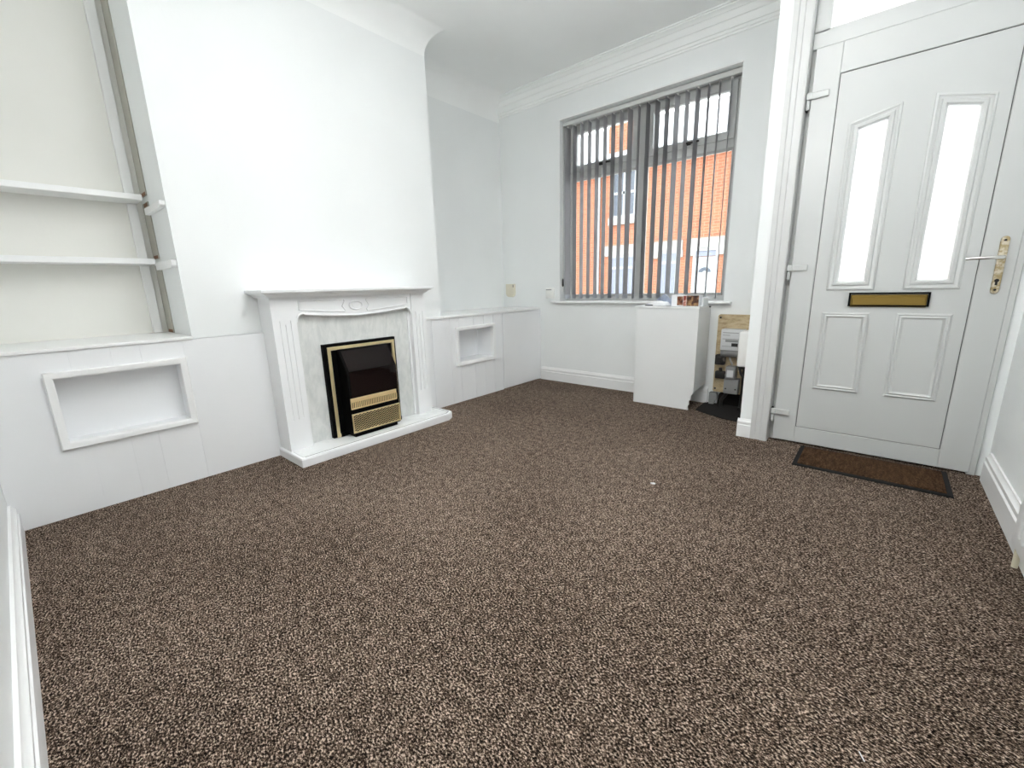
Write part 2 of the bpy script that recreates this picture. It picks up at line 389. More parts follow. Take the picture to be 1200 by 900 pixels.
# ------------------------------------------------------------------ window
FY = 3.83                                     # frame face
win = thing('window_1', 'white plastic window with two top lights behind the blind', 'window', ((WX0 + WX1) / 2, FY, WZ0), kind='structure')
o_ = 0.001
f = MB().loop(rect(WX0 + o_, WX1 - o_, WZ0 + o_, WZ1 - o_), [(0, -0.07), (0, 0), (0.045, 0), (0.055, -0.012), (0.055, -0.07)], XZ(FY))
f.build('frame', M['upvc'], win)
MULX = -1.745; TRZ = 2.02
B(MULX - 0.036, MULX + 0.036, FY, FY + 0.069, WZ0 + 0.05, WZ1 - 0.05, 0.004).build('mullion', M['upvc'], win)
for x0, x1 in ((WX0 + 0.052, MULX - 0.036), (MULX + 0.036, WX1 - 0.052)):
    B(x0, x1, FY + 0.002, FY + 0.069, TRZ - 0.034, TRZ + 0.034, 0.004).build('transom', M['upvc'], win)
    s_ = MB().loop(rect(x0, x1, TRZ + 0.03, WZ1 - 0.052), [(0, -0.05), (0, 0.012), (0.048, 0.012), (0.058, 0.0), (0.058, -0.05)], XZ(FY)).build('opening_sash', M['upvc'], win)
    B(x0 + 0.05, x1 - 0.05, FY + 0.025, FY + 0.031, TRZ + 0.08, WZ1 - 0.10).build('pane', M['glass'], s_)
    h = MB(); xm = (x0 + x1) / 2
    h.box(xm - 0.03, xm + 0.03, FY - 0.026, FY - 0.010, TRZ + 0.045, TRZ + 0.07, 0.003)
    h.box(xm - 0.015, xm + 0.10, FY - 0.045, FY - 0.028, TRZ + 0.05, TRZ + 0.064, 0.004)
    h.build('handle', M['blacker'], s_)
    B(x0 - 0.003, x1 + 0.003, FY + 0.03, FY + 0.036, WZ0 + 0.05, TRZ - 0.03).build('pane', M['glass'], win)
    MB().loop(rect(x0, x1, WZ0 + 0.054, TRZ - 0.034), [(0, -0.03), (0, -0.004), (0.014, -0.016), (0.014, -0.03)], XZ(FY)).build('glazing_bead', M['upvc'], win)
sill = MB()
sill.prism([(3.828, 0.838), (3.668, 0.838), (3.660, 0.834), (3.658, 0.826), (3.662, 0.819), (3.699, 0.818), (3.699, 0.834), (3.828, 0.836)], -2.605, -0.900, lambda a, b_, d: (d, a, b_))
sill.build('window_board', M['trim'], win)
B(WX0 - 0.004, WX1 + 0.004, YF - 0.010, YF + 0.02, WZ1 - 0.001, WZ1 + 0.010, 0.002).build('lintel_bead', M['trim'], win)

# ------------------------------------------------------------------ vertical blind
BYC = 3.772
bl = thing('vertical_blind', 'grey vertical blind with its vanes turned open in the window', 'blind', ((WX0 + WX1) / 2, BYC, 2.43))
B(WX0 + 0.006, WX1 - 0.006, BYC - 0.024, BYC + 0.024, 2.452, 2.489, 0.004).build('headrail', M['headrail'], bl)
ang = math.radians(16.5)
va = Vector((-math.sin(ang), math.cos(ang)))       # direction across a vane
vn_ = Vector((math.cos(ang), math.sin(ang)))
def vane_grid(z0, z1, hw, bow, x, y, off=0.0):
    g = []
    for k in range(7):
        t = -1 + 2 * k / 6
        p = Vector((x, y)) + va * (t * hw) + vn_ * (bow * (1 - t * t) + off)
        g.append([(p.x, p.y, z) for z in (z0, (z0 + z1) / 2, z1)])
    return g
WID = [0.80, 0.55, 0.50, 0.47, 0.50, 0.48, 0.52, 0.47, 0.60, 0.28, 0.46, 0.52, 0.47, 0.54, 0.45, 0.46, 0.22, 0.15, 0.07]   # how far each vane is turned
for i in range(19):
    x = -2.470 + i * 0.0792
    view = math.atan2(-x, BYC)   # each vane hangs at its own slightly different turn
    frac = WID[i]
    a_j = (view - math.asin(min(0.9, frac * 0.0792 * math.cos(view) / 0.089))) - ang
    vv = MB().sheet(vane_grid(0.862, 2.440, 0.0445, 0.003, 0, 0), 0.0009)
    hg = MB().box(-0.006, 0.006, -0.004, 0.004, 2.436, 2.453)
    if i == 0:
        v0 = vv.build('vane', M['vane']); h0 = MB().sheet(vane_grid(0.858, 0.900, 0.0452, 0.003, 0, 0, 0.0), 0.0034).build('weight_pocket', M['hem'])
        g0 = hg.build('hanger', M['whiteplastic'])
        v, hh, gg = v0, h0, g0
    else:
        v, hh, gg = v0.copy(), h0.copy(), g0.copy()
        for q in (v, hh, gg): C.objects.link(q)
    v.parent = bl; v.location = (x - bl.location.x, 0, -bl.location.z)
    v.rotation_euler = (0, 0, a_j)
    hh.parent = v; gg.parent = v
MB().tube([(-2.470 + 0.0792 * (i / 2), BYC - 0.047 - (0.0 if i % 2 == 0 else 0.0), 0.868 - (0.0 if i % 2 == 0 else 0.006)) for i in range(37)], 0.0012, 6).build('link_chain', M['whiteplastic'], bl)
cc = MB().tube([(WX0 + 0.012, BYC - 0.030, 2.46), (WX0 + 0.012, BYC - 0.034, 1.7), (WX0 + 0.012, BYC - 0.034, 0.93)], 0.0025, 6)
cc.build('control_cord', M['whiteplastic'], bl)
MB().tube([(WX0 + 0.014, BYC - 0.036, 1.06), (WX0 + 0.014, BYC - 0.036, 1.05), (WX0 + 0.014, BYC - 0.036, 0.99), (WX0 + 0.014, BYC - 0.036, 0.98)], [0.003, 0.008, 0.010, 0.004], 10).build('cord_weight', M['blacker'], bl)

# ------------------------------------------------------------------ front door
DY = 3.030
dr = thing('door_1', 'white plastic front door with two frosted panes and brass letterbox', 'door', (0.0, DY, 0.0), kind='structure')
SX0, SX1, SZ0, SZ1 = -0.432, 0.442, 0.012, 2.173
IX0, IX1, IZ0, IZ1 = -0.312, 0.321, 0.112, 2.026
ofr = MB()
ofr.box(-0.4525, -0.418, 3.065, 3.16, 0, 2.60); ofr.box(0.432, 0.466, 3.035, 3.16, 0, 2.60, 0.003)
ofr.box(-0.4525, 0.466, 3.048, 3.16, 2.178, 2.262, 0.003); ofr.box(-0.4525, 0.466, 3.048, 3.16, 2.56, 2.62, 0.003)
ofr.box(-0.4525, -0.383, 3.048, 3.16, 2.25, 2.58, 0.003); ofr.box(0.395, 0.466, 3.048, 3.16, 2.25, 2.58, 0.003)
ofr.box(-0.418, 0.432, 3.07, 3.16, 0.0, 0.011)
fro = ofr.build('frame', M['upvc'], dr)
B(-0.390, 0.40, 3.085, 3.092, 2.255, 2.57).build('transom_pane', M['obscure'], fro)
lf = MB()
lf.box(SX0, IX0 - 0.003, DY, DY + 0.06, SZ0, SZ1, 0.003); lf.box(IX1 + 0.003, SX1, DY, DY + 0.06, SZ0, SZ1, 0.003)
lf.box(IX0 - 0.004, IX1 + 0.004, DY + 0.0004, DY + 0.06, SZ0, IZ0 - 0.003, 0.003); lf.box(IX0 - 0.004, IX1 + 0.004, DY + 0.0004, DY + 0.06, IZ1 + 0.003, SZ1, 0.003)
lf.loop(rect(IX0 - 0.003, IX1 + 0.003, IZ0 - 0.003, IZ1 + 0.003), [(-0.002, -0.05), (-0.002, -0.003), (0.0, -0.003), (0.0, -0.05)], XZ(DY))
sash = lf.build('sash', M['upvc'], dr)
MB().loop(rect(IX0 - 0.0035, IX1 + 0.0035, IZ0 - 0.0035, IZ1 + 0.0035), [(0, -0.03), (0, -0.010), (0.006, -0.010), (0.006, -0.03)], XZ(DY)).build('seal', M['upvcdark'], sash)
PYF = DY + 0.006                                # face of the inset panel
pn = MB(); mpx = lambda a, b_, d: (a, d, b_)
p0, p1 = PYF, PYF + 0.03
GL = [(-0.205, -0.092, 1.742, 1.768), (0.116, 0.229, 1.772, 1.744)]; GZ = 0.977
pn.prism(rect(IX0, GL[0][0], IZ0, IZ1), p0, p1, mpx); pn.prism(rect(GL[0][1], GL[1][0], IZ0, IZ1), p0, p1, mpx); pn.prism(rect(GL[1][1], IX1, IZ0, IZ1), p0, p1, mpx)
for x0, x1, z0, z1 in GL:
    pn.prism(rect(x0, x1, IZ0, GZ), p0, p1, mpx); pn.prism([(x0, z0), (x1, z1), (x1, IZ1), (x0, IZ1)], p0, p1, mpx)
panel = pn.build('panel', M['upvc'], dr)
mould = [(0, 0), (0.002, 0.006), (0.010, 0.009), (0.014, 0.006), (0.024, 0.005), (0.028, 0.011), (0.040, 0.012), (0.048, 0.004), (0.050, -0.012), (0.0, -0.004)]
for (x0, x1, z0, z1) in GL:
    k = (z1 - z0) / (x1 - x0)
    g_ = 0.047
    pts = [(x0 - g_, GZ - g_), (x1 + g_, GZ - g_), (x1 + g_, z1 + g_ * 1.05 + k * g_), (x0 - g_, z0 + g_ * 1.05 - k * g_)]
    gm = MB().loop(pts, mould, XZ(PYF)).build('glazing_moulding', M['upvc'], dr)
    MB().prism([(x0 - 0.006, GZ - 0.006), (x1 + 0.006, GZ - 0.006), (x1 + 0.006, z1 + 0.005), (x0 - 0.006, z0 + 0.005)], PYF + 0.014, PYF + 0.020, mpx).build('frosted_pane', M['obscure'], gm)
fld = [(0, -0.004), (0, 0.004), (0.008, 0.009), (0.014, 0.006), (0.022, 0.010), (0.030, 0.003), (0.034, 0.0015), (0.034, -0.004)]
for x0, x1 in ((-0.257, -0.045), (0.064, 0.272)):
    q = MB().loop(rect(x0, x1, 0.359, 0.809), fld, XZ(PYF))
    q.box(x0 + 0.030, x1 - 0.030, PYF - 0.002, PYF + 0.004, 0.389, 0.779)
    q.build('raised_panel', M['upvc'], dr)
# letterbox
lb = MB().loop(rect(-0.146, 0.179, 0.843, 0.916), [(0, 0), (0, 0.012), (0.006, 0.013), (0.008, 0.006), (0.008, 0)], XZ(PYF)).build('letterbox_surround', M['black'], dr)
fl_ = MB().box(-0.137, 0.170, PYF - 0.011, PYF + 0.001, 0.840, 0.905, 0.003); fl_.box(-0.130, 0.163, PYF - 0.0135, PYF - 0.010, 0.850, 0.893, 0.002)
fl_.build('letterbox_flap', M['oldbrass'], lb)
# handle
hp = MB(); hx = 0.391
N_ = 8
pts = [(hx + 0.0145 * math.cos(a), 0.920 + 0.0145 * math.sin(a)) for a in [PI + PI * k / N_ for k in range(N_ + 1)]] + [(hx + 0.0145 * math.cos(a), 1.150 + 0.0145 * math.sin(a)) for a in [PI * k / N_ for k in range(N_ + 1)]]
hp.prism(pts, DY - 0.010, DY - 0.0002, mpx, 0.002)
hpo = hp.build('handle_plate', M['worn'], dr)
MB().tube([(hx, DY - 0.009, 1.070), (hx, DY - 0.045, 1.070), (hx - 0.008, DY - 0.053, 1.070), (hx - 0.03, DY - 0.055, 1.070), (hx - 0.105, DY - 0.052, 1.069), (hx - 0.118, DY - 0.048, 1.068)], [0.009, 0.009, 0.009, 0.0085, 0.007, 0.0065], 12).build('lever', M['chrome'], hpo)
kk = MB(); kk.prism([(hx + 0.008 * math.cos(2 * PI * k / 16), 0.966 + 0.008 * math.sin(2 * PI * k / 16)) for k in range(16)], DY - 0.013, DY - 0.009, mpx); kk.box(hx - 0.004, hx + 0.004, DY - 0.013, DY - 0.009, 0.945, 0.966)
kk.build('keyhole', M['blackmatt'], hpo)
for zz in (0.924, 1.146):
    MB().prism([(hx + 0.005 * math.cos(2 * PI * k / 12), zz + 0.005 * math.sin(2 * PI * k / 12)) for k in range(12)], DY - 0.0125, DY - 0.009, mpx).build('screw', M['blackmatt'], hpo)
# hinges
for hz in (1.935, 1.045, 0.178):
    hg = MB(); hg.box(-0.430, -0.352, DY - 0.014, DY - 0.0005, hz - 0.002, hz + 0.030, 0.003); hg.box(-0.452, -0.424, DY - 0.018, DY - 0.002, hz - 0.002, hz + 0.032, 0.003)
    hgo = hg.build('hinge', M['upvc'], dr)
    MB().tube([(-0.441, DY - 0.012, hz - 0.050), (-0.441, DY - 0.012, hz - 0.006)], 0.0085, 12).build('pin', M['upvc'], hgo)
    B(-0.4525, -0.444, DY - 0.004, DY + 0.030, hz - 0.052, hz + 0.034).build('backing', M['blackmatt'], hgo)

# ------------------------------------------------------------------ cupboards in the alcoves
CX = -2.755
def cupboard(root, y0, y1, zt, holes, grooves, xb):
    """front panel with a rectangular hole and shallow grooves"""
    (hy0, hy1, hz0, hz1) = holes
    p = MB(); t = 0.018
    gs = sorted(g for g in grooves if y0 + 0.01 < g < y1 - 0.01)
    edges = [y0] + gs + [y1]
    gw = 0.0015
    for i in range(len(edges) - 1):
        a = edges[i] + (gw if i > 0 else 0); b_ = edges[i + 1] - (gw if i < len(edges) - 2 else 0)
        segs = [(a, b_)]
        if b_ <= hy0 or a >= hy1:
            p.box(CX - t, CX, a, b_, 0.003, zt)
        else:
            if a < hy0: p.box(CX - t, CX, a, hy0, 0.003, zt); a = hy0
            if b_ > hy1: p.box(CX - t, CX, hy1, b_, 0.003, zt); b_ = hy1
            p.box(CX - t, CX, a, b_, 0.003, hz0); p.box(CX - t, CX, a, b_, hz1, zt)
    p.box(CX - t, CX - 0.003, y0, hy0, 0.003, zt); p.box(CX - t, CX - 0.003, hy1, y1, 0.003, zt)
    p.box(CX - t, CX - 0.003, hy0, hy1, 0.003, hz0); p.box(CX - t, CX - 0.003, hy0, hy1, hz1, zt)
    return p.build('front_panel', M['gloss'], root)
def niche(root, hy0, hy1, hz0, hz1, depth, fw, grooves=()):
    n = MB().loop(rect(hy0 - fw, hy1 + fw, hz0 - fw, hz1 + fw), [(0, 0.0005), (0, 0.016), (0.004, 0.021), (fw - 0.004, 0.021), (fw + 0.004, 0.016), (fw + 0.004, -0.02), (fw, -0.02), (fw, 0.0005)], YZ(CX))
    fo = n.build('niche_frame', M['trim'], root)
    t = 0.008; n = MB(); xb = CX - depth
    n.box(xb - t, xb, hy0 - t, hy1 + t, hz0 - t, hz1 + t)
    n.box(xb, CX - 0.019, hy0 - t, hy0, hz0 - t, hz1 + t); n.box(xb, CX - 0.019, hy1, hy1 + t, hz0 - t, hz1 + t)
    n.box(xb, CX - 0.019, hy0, hy1, hz0 - t, hz0); n.box(xb, CX - 0.019, hy0, hy1, hz1, hz1 + t)
    n.build('niche_lining', M['gloss'], root)
lc = thing('alcove_cupboard', 'white boarded alcove cupboard with a long framed niche, below the shelves', 'cupboard', (CX, 0.4, 0))
cupboard(lc, YB + 0.001, 0.9655, 0.770, (0.078, 0.545, 0.350, 0.655), [0.02, 0.146, 0.287, 0.395, 0.57], XL)
niche(lc, 0.078, 0.545, 0.350, 0.655, 0.10, 0.026)
B(XL + 0.001, CX + 0.010, YB + 0.001, BY0 - 0.001, 0.7705, 0.786, 0.002).build('top_board', M['trim'], lc)
rc = thing('alcove_cupboard', 'white boarded alcove cupboard with a squarish niche, between fireplace and window wall', 'cupboard', (CX, 2.9, 0))
cupboard(rc, 2.05, 3.074, 0.752, (2.492, 2.930, 0.358, 0.640), [2.216, 2.412, 2.516, 2.692, 2.821, 2.945], XL)
niche(rc, 2.492, 2.930, 0.358, 0.640, 0.20, 0.028)
tb = MB(); tb.box(BX + 0.0005, CX + 0.012, 2.05, BY1 + 0.001, 0.7525, 0.772, 0.002); tb.box(XL + 0.001, CX + 0.012, BY1 + 0.0011, 3.665, 0.7525, 0.772, 0.002)
tb.build('top_board', M['trim'], rc)
B(CX - 0.018, CX + 0.001, 3.080, 3.655, 0.008, 0.748, 0.002).build('door', M['gloss'], rc)
B(CX - 0.4, CX - 0.02, 3.074, 3.079, 0.003, 0.752).build('side_panel', M['gloss'], rc)
cs = MB(); cs.box(CX - 0.02, CX - 0.005, 3.658, 3.698, 0.003, 0.752)
cs.build('filler_strip', M['gloss'], rc)

# alcove shelves
def wshelf(label, z, zb, xf, cleat_t, cleat_b):
    s = thing('wall_shelf', label, 'shelf', ((XL + xf) / 2, 0.2, zb), group='white shelves in the alcove')
    B(XL + 0.001, xf, YB + 0.001, BY0 - 0.026, zb, z, 0.002).build('shelf_board', M['trim'], s)
    MB().prism([(xf - 0.02, cleat_t), (BX - 0.008, cleat_t - 0.002), (BX - 0.008, cleat_b + 0.012), (BX - 0.02, cleat_b), (xf - 0.02, cleat_b)], BY0 - 0.0245, BY0 - 0.001, lambda a, b_, d: (a, d, b_), 0.002).build('bearer', M['trim'], s)
    return s
wshelf('upper white shelf across the left alcove, its grey underside showing', 1.531, 1.502, -3.10, 1.462, 1.428)
wshelf('lower white shelf across the left alcove, between the upper shelf and the cupboard top', 1.200, 1.170, -3.10, 1.178, 1.138)
ub = thing('shelf_upright', 'painted wooden upright in the alcove corner carrying both shelves', 'shelf upright', (-3.24, 0.58, 0.786))
for z0, z1 in ((0.787, 1.168), (1.202, 1.500), (1.533, 2.62)):
    B(XL + 0.002, XL + 0.030, BY0 - 0.072, BY0 - 0.030, z0, z1, 0.002).build('batten', M['trim'], ub)
    so = B(XL + 0.031, XL + 0.16, BY0 - 0.006, BY0 - 0.0008, z0, z1).build('slotted_strip', M['slot'], ub)
    B(XL + 0.060, XL + 0.15, BY0 - 0.0075, BY0 - 0.0062, z0 + 0.001, z0 + 0.018).build('rust_patch', M['rust'], so)
    B(XL + 0.070, XL + 0.15, BY0 - 0.0075, BY0 - 0.0062, z1 - 0.022, z1 - 0.004).build('rust_patch', M['rust'], so)

# ------------------------------------------------------------------ fireplace
LX = -2.603
he = thing('hearth', 'low white hearth slab on the carpet in front of the electric fire', 'hearth', (-2.6, 1.52, 0))
Hx1 = -2.437; hy0, hy1 = 0.952, 2.135
hb = MB(); hb.prism([(CX + 0.0005, hy0), (Hx1, hy0), (Hx1, hy1 - 0.06), (Hx1 - 0.035, hy1), (CX + 0.0005, hy1)], 0.0005, 0.050, lambda a, b_, d: (a, b_, d), 0.003)
hb.build('plinth', M['satin'], he)
hb = MB(); hb.prism([(CX + 0.001, hy0 + 0.022), (Hx1 - 0.024, hy0 + 0.022), (Hx1 - 0.024, hy1 - 0.075), (Hx1 - 0.05, hy1 - 0.024), (CX + 0.001, hy1 - 0.024)], 0.050, 0.0555, lambda a, b_, d: (a, b_, d), 0.0015)
hb.build('slab', M['hearth'], he)
hb = MB(); hb.loop([(CX + 0.001, hy0 + 0.002), (Hx1 - 0.003, hy0 + 0.002), (Hx1 - 0.003, hy1 - 0.062), (Hx1 - 0.037, hy1 - 0.003), (CX + 0.001, hy1 - 0.003)], [(0, 0.050), (0, 0.054), (0.004, 0.0555), (0.0175, 0.0555), (0.0175, 0.050)], lambda a, b_, h: (a, b_, h))
hb.build('edging', M['satin'], he)
hb = MB(); hb.box(Hx1 - 0.0255, Hx1 - 0.0195, hy0 + 0.03, hy1 - 0.072, 0.0500, 0.0557); hb.prism([(Hx1 - 0.0255, hy1 - 0.0725), (Hx1 - 0.0195, hy1 - 0.0715), (Hx1 - 0.046, hy1 - 0.0205), (Hx1 - 0.051, hy1 - 0.0235)], 0.05, 0.0557, lambda a, b_, d: (a, b_, d))
hb.box(CX + 0.03, Hx1 - 0.05, hy1 - 0.0245, hy1 - 0.0195, 0.05, 0.0557)
hb.build('dark_joint', M['joint'], he)
su = thing('fireplace_surround', 'white fluted fireplace surround with mantelpiece against the chimney breast', 'fireplace surround', (-2.68, 1.5, 0.0555))
Zh = 0.0562
# mantel shelf with moulded edge (profile in out/z from the breast)
ms = MB()
x_in = BX + 0.0008
mp_ = [(0, 0.968), (0.198, 0.968), (0.202, 0.975), (0.210, 0.976), (0.216, 0.986), (0.228, 0.988), (0.232, 0.996), (0.246, 0.998), (0.248, 1.012), (0.244, 1.015), (0, 1.015)]
def mantel(ms, y0, y1):
    rings = []
    for yy, sg in ((y0, 1), (y1, -1)):
        r = []
        for o_, z in mp_:
            over = 0.0 if o_ < 0.01 else max(0, (0.248 - o_))
            r.append((x_in + o_, yy + sg * (0.248 - max(o_, 0.198)) * 1.0, z))
        rings.append(r)
    k = len(mp_)
    bm = ms.bm
    # returns at both ends: a mitred U-shaped loop
    def ring(f): return [bm.verts.new(f(o_, z)) for o_, z in mp_[1:-1]]
    A = ring(lambda o_, z: (x_in, y0 + (0.248 - o_), z)); Bq = ring(lambda o_, z: (x_in + o_, y0 + (0.248 - o_), z))
    Cq = ring(lambda o_, z: (x_in + o_, y1 - (0.248 - o_), z)); D = ring(lambda o_, z: (x_in, y1 - (0.248 - o_), z))
    fs = []
    for P_, Q in ((A, Bq), (Bq, Cq), (Cq, D)):
        for j in range(len(P_) - 1): fs.append(bm.faces.new((P_[j], P_[j + 1], Q[j + 1], Q[j])))
    fs.append(bm.faces.new((A[0], Bq[0], Cq[0], D[0]))); fs.append(bm.faces.new((D[-1], Cq[-1], Bq[-1], A[-1])))
    fs.append(bm.faces.new(A)); fs.append(bm.faces.new(D[::-1])); 
    bm.faces.new([A[0], D[0]] + D[1:] + A[::-1][:-1]) if False else None
    bmesh.ops.recalc_face_normals(bm, faces=fs)
mantel(ms, 0.903, 2.082)
ms.build('mantelshelf', M['satin'], su)
mpz = lambda a, b_, d: (d, a, b_)
LEG = ((0.966, 1.100), (1.922, 2.046))
for (a, b_) in LEG:
    lg = MB(); lg.box(BX + 0.001 if a < 1.5 else BX + 0.022, LX - 0.006, a, b_, Zh, 0.9675)
    # fluted front: strips with three grooves
    g0, g1 = 0.262, 0.838; c = (a + b_) / 2; gwid = 0.008; gp = 0.030
    gy = [c - gp, c, c + gp]; gz = [(0.242, 0.838), (0.245, 0.815), (0.250, 0.838)]
    xs = [a] + [y for g in gy for y in (g - gwid / 2, g + gwid / 2)] + [b_]
    for i in range(0, 8, 2): lg.box(LX - 0.006, LX, xs[i], xs[i + 1], Zh, 0.9675)
    for g, (z0, z1) in zip(gy, gz):
        lg.box(LX - 0.006, LX, g - gwid / 2, g + gwid / 2, Zh, z0); lg.box(LX - 0.006, LX, g - gwid / 2, g + gwid / 2, z1, 0.9675)
    lg.build('leg', M['satin'], su)
# header with curved lower edge
ya, yb = 1.1005, 1.9215
def low(t):
    """lower edge of the header; t from 0 to 1 across"""
    s_ = abs(2 * t - 1)
    z = 0.838 + 0.030 * (s_ ** 1.6)
    if s_ > 0.88: z = 0.868 - 0.048 * (1 - math.sqrt(max(0, 1 - ((s_ - 0.88) / 0.12) ** 2)))
    return z
K = 120
pts = [(ya + (yb - ya) * k / K, low(k / K)) for k in range(K + 1)] + [(yb, 0.9675), (ya, 0.9675)]
hd = MB(); hd.prism(pts, LX - 0.030, LX - 0.010, mpz); hdr = hd.build('header', M['satin'], su)
# bead along the lower edge
MB().tube([(LX - 0.009, ya + (yb - ya) * k / K * 0.998 + 0.001, low(k / K) + 0.006) for k in range(K + 1)], 0.0065, 8).build('bead', M['satin'], hdr)
yc = 1.492
for sgn in (-1, 1):
    n = 20
    e0, e1 = (ya + 0.022, yc - 0.078) if sgn < 0 else (yc + 0.078, yb - 0.022)
    top = [(e1, 0.950), (e0, 0.950)]
    bot = []
    for k in range(n + 1):
        y = e0 + (e1 - e0) * k / n; bot.append((y, 0.838 + 0.030 * (abs(2 * (y - ya) / (yb - ya) - 1) ** 1.6) + 0.026))
    inner = []
    if sgn < 0: poly = bot + [(e1 + 0.006, 0.880), (e1 - 0.012, 0.905), (e1 + 0.006, 0.935)] + top
    else: poly = [(e0 - 0.006, 0.880)] + bot + top + [(e0 - 0.006, 0.935), (e0 + 0.012, 0.905)]
    MB().loop(poly, [(0, -0.001), (0.0005, 0.006), (0.004, 0.008), (0.0075, 0.006), (0.008, -0.001)], YZ(LX - 0.010)).build('panel_bead', M['satin'], hdr)
ov = [(yc + 0.050 * math.cos(2 * PI * k / 40), 0.906 + 0.032 * math.sin(2 * PI * k / 40)) for k in range(40)]
od = MB().loop(ov, [(0, -0.001), (0.001, 0.007), (0.005, 0.010), (0.009, 0.007), (0.010, -0.001)], YZ(LX - 0.010))
od.prism([(yc + 0.026 * math.cos(2 * PI * k / 40), 0.906 + 0.017 * math.sin(2 * PI * k / 40)) for k in range(40)], LX - 0.0105, LX - 0.006, mpz, 0.002)
od.build('oval_boss', M['satin'], hdr)
MXF = -2.648
B(BX + 0.0008, MXF, ya + 0.0, yb, Zh, 0.940).build('back_panel', M['marble'], su)
sp = B(BX + 0.002, MXF + 0.010, 1.905, 1.9215, Zh, 0.83).build('inner_return', M['satin'], su)

# electric fire
ef = thing('electric_fire', 'black and brass inset electric fire with sloping glass front', 'electric fire', (-2.6, 1.5, 0.0555))
FX = -2.618; fy0, fy1, fz0, fz1 = 1.243, 1.768, 0.058, 0.672
q = MB().loop(rect(fy0, fy1, fz0, fz1), [(0, MXF - FX + 0.001), (0, 0.0), (0.004, 0.003), (0.022, 0.003), (0.022, MXF - FX + 0.001)], YZ(FX))
q.box(MXF + 0.001, FX - 0.006, fy0 + 0.004, fy1 - 0.004, fz0, fz1 - 0.004)
q.build('outer_frame', M['black'], ef)
q = MB().loop([(fy0 + 0.022, fz0 + 0.001), (fy1 - 0.012, fz0 + 0.001), (fy1 - 0.012, fz1 - 0.018), (fy0 + 0.022, fz1 - 0.018)][0:4], [(0, -0.002), (0, 0.006), (0.003, 0.009), (0.020, 0.009), (0.023, 0.004), (0.023, -0.002)], YZ(FX))
q.build('brass_trim', M['palebrass'], ef)
B(FX - 0.001, FX + 0.0105, fy0 + 0.047, fy1 - 0.004, 0.057, 0.086).build('plinth', M['black'], ef)
b0, b1 = 1.326, 1.692
pr = [(FX - 0.004, 0.080), (-2.516, 0.080), (-2.516, 0.490), (-2.604, 0.634), (FX - 0.004, 0.632)]
q = MB(); q.prism(pr, b0, b1, lambda a, b_, d: (a, d, b_), 0.003)
q.box(FX - 0.004, -2.53, b0 + 0.02, b1 - 0.02, 0.0565, 0.081)
body = q.build('body', M['black'], ef)
def slope_pt(z, off): 
    t = (z - 0.490) / (0.634 - 0.490); x = -2.516 + t * (-2.604 + 2.516)
    nx, nz = 0.853, 0.521
    return (x + nx * off, z + nz * off)
q = MB()
s0 = slope_pt(0.494, 0.0025); s1 = slope_pt(0.622, 0.0025); s0b = slope_pt(0.494, -0.001); s1b = slope_pt(0.622, -0.001)
q.prism([s0, s1, s1b, s0b], b0 + 0.016, b1 - 0.004, lambda a, b_, d: (a, d, b_))
q.box(-2.518, -2.5135, b0 + 0.016, b1 - 0.004, 0.325, 0.491)
q.build('glass_front', M['blackglass'], body)
# slotted fret
q = MB(); fx = -2.515
q.box(fx - 0.002, fx + 0.006, b0 + 0.002, b1 - 0.02, 0.295, 0.322, 0.002); q.box(fx - 0.002, fx + 0.006, b0 + 0.002, b1 - 0.02, 0.248, 0.257, 0.002)
nb = 26
for k in range(nb + 1):
    y = b0 + 0.006 + (b1 - 0.028 - b0) * k / nb
    q.box(fx - 0.002, fx + 0.005, y - 0.0032, y + 0.0032, 0.255, 0.297)
q.build('slotted_fret', M['goldplate'], body)
gr = MB().loop(rect(b0 + 0.002, b1 - 0.002, 0.090, 0.218), [(0, 0), (0, 0.006), (0.003, 0.008), (0.008, 0.007), (0.009, 0)], YZ(-2.5155))
gro = gr.build('grille_border', M['palebrass'], body)
q = MB()
y0_, y1_, z0_, z1_ = b0 + 0.010, b1 - 0.010, 0.098, 0.210
st = 0.0235; sl = 0.55
def clip(yA, zA, yB, zB):
    # clip the segment to the rectangle
    t0, t1 = 0.0, 1.0; dy, dz = yB - yA, zB - zA
    for p_, q_ in ((-dy, yA - y0_), (dy, y1_ - yA), (-dz, zA - z0_), (dz, z1_ - zA)):
        if abs(p_) < 1e-9:
            if q_ < 0: return None
        else:
            r_ = q_ / p_
            if p_ < 0: t0 = max(t0, r_)
            else: t1 = min(t1, r_)
    if t0 >= t1: return None
    return (yA + dy * t0, zA + dz * t0, yA + dy * t1, zA + dz * t1)
for sgn in (1, -1):
    for k in range(-12, 40):
        yA = y0_ + k * st * 1.15
        r_ = clip(yA, z0_ if sgn > 0 else z1_, yA + 0.4, (z0_ if sgn > 0 else z1_) + sgn * 0.4 * sl)
        if r_:
            a = Vector((r_[0], r_[1])); b_ = Vector((r_[2], r_[3])); d_ = (b_ - a)
            if d_.length < 0.004: continue
            nrm = Vector((-d_.y, d_.x)).normalized() * 0.0015
            q.prism([tuple(a - nrm), tuple(b_ - nrm), tuple(b_ + nrm), tuple(a + nrm)], -2.5155, -2.5125 + (0.0004 if sgn > 0 else 0), mpz)
q.build('mesh_grille', M['palebrass'], gro)

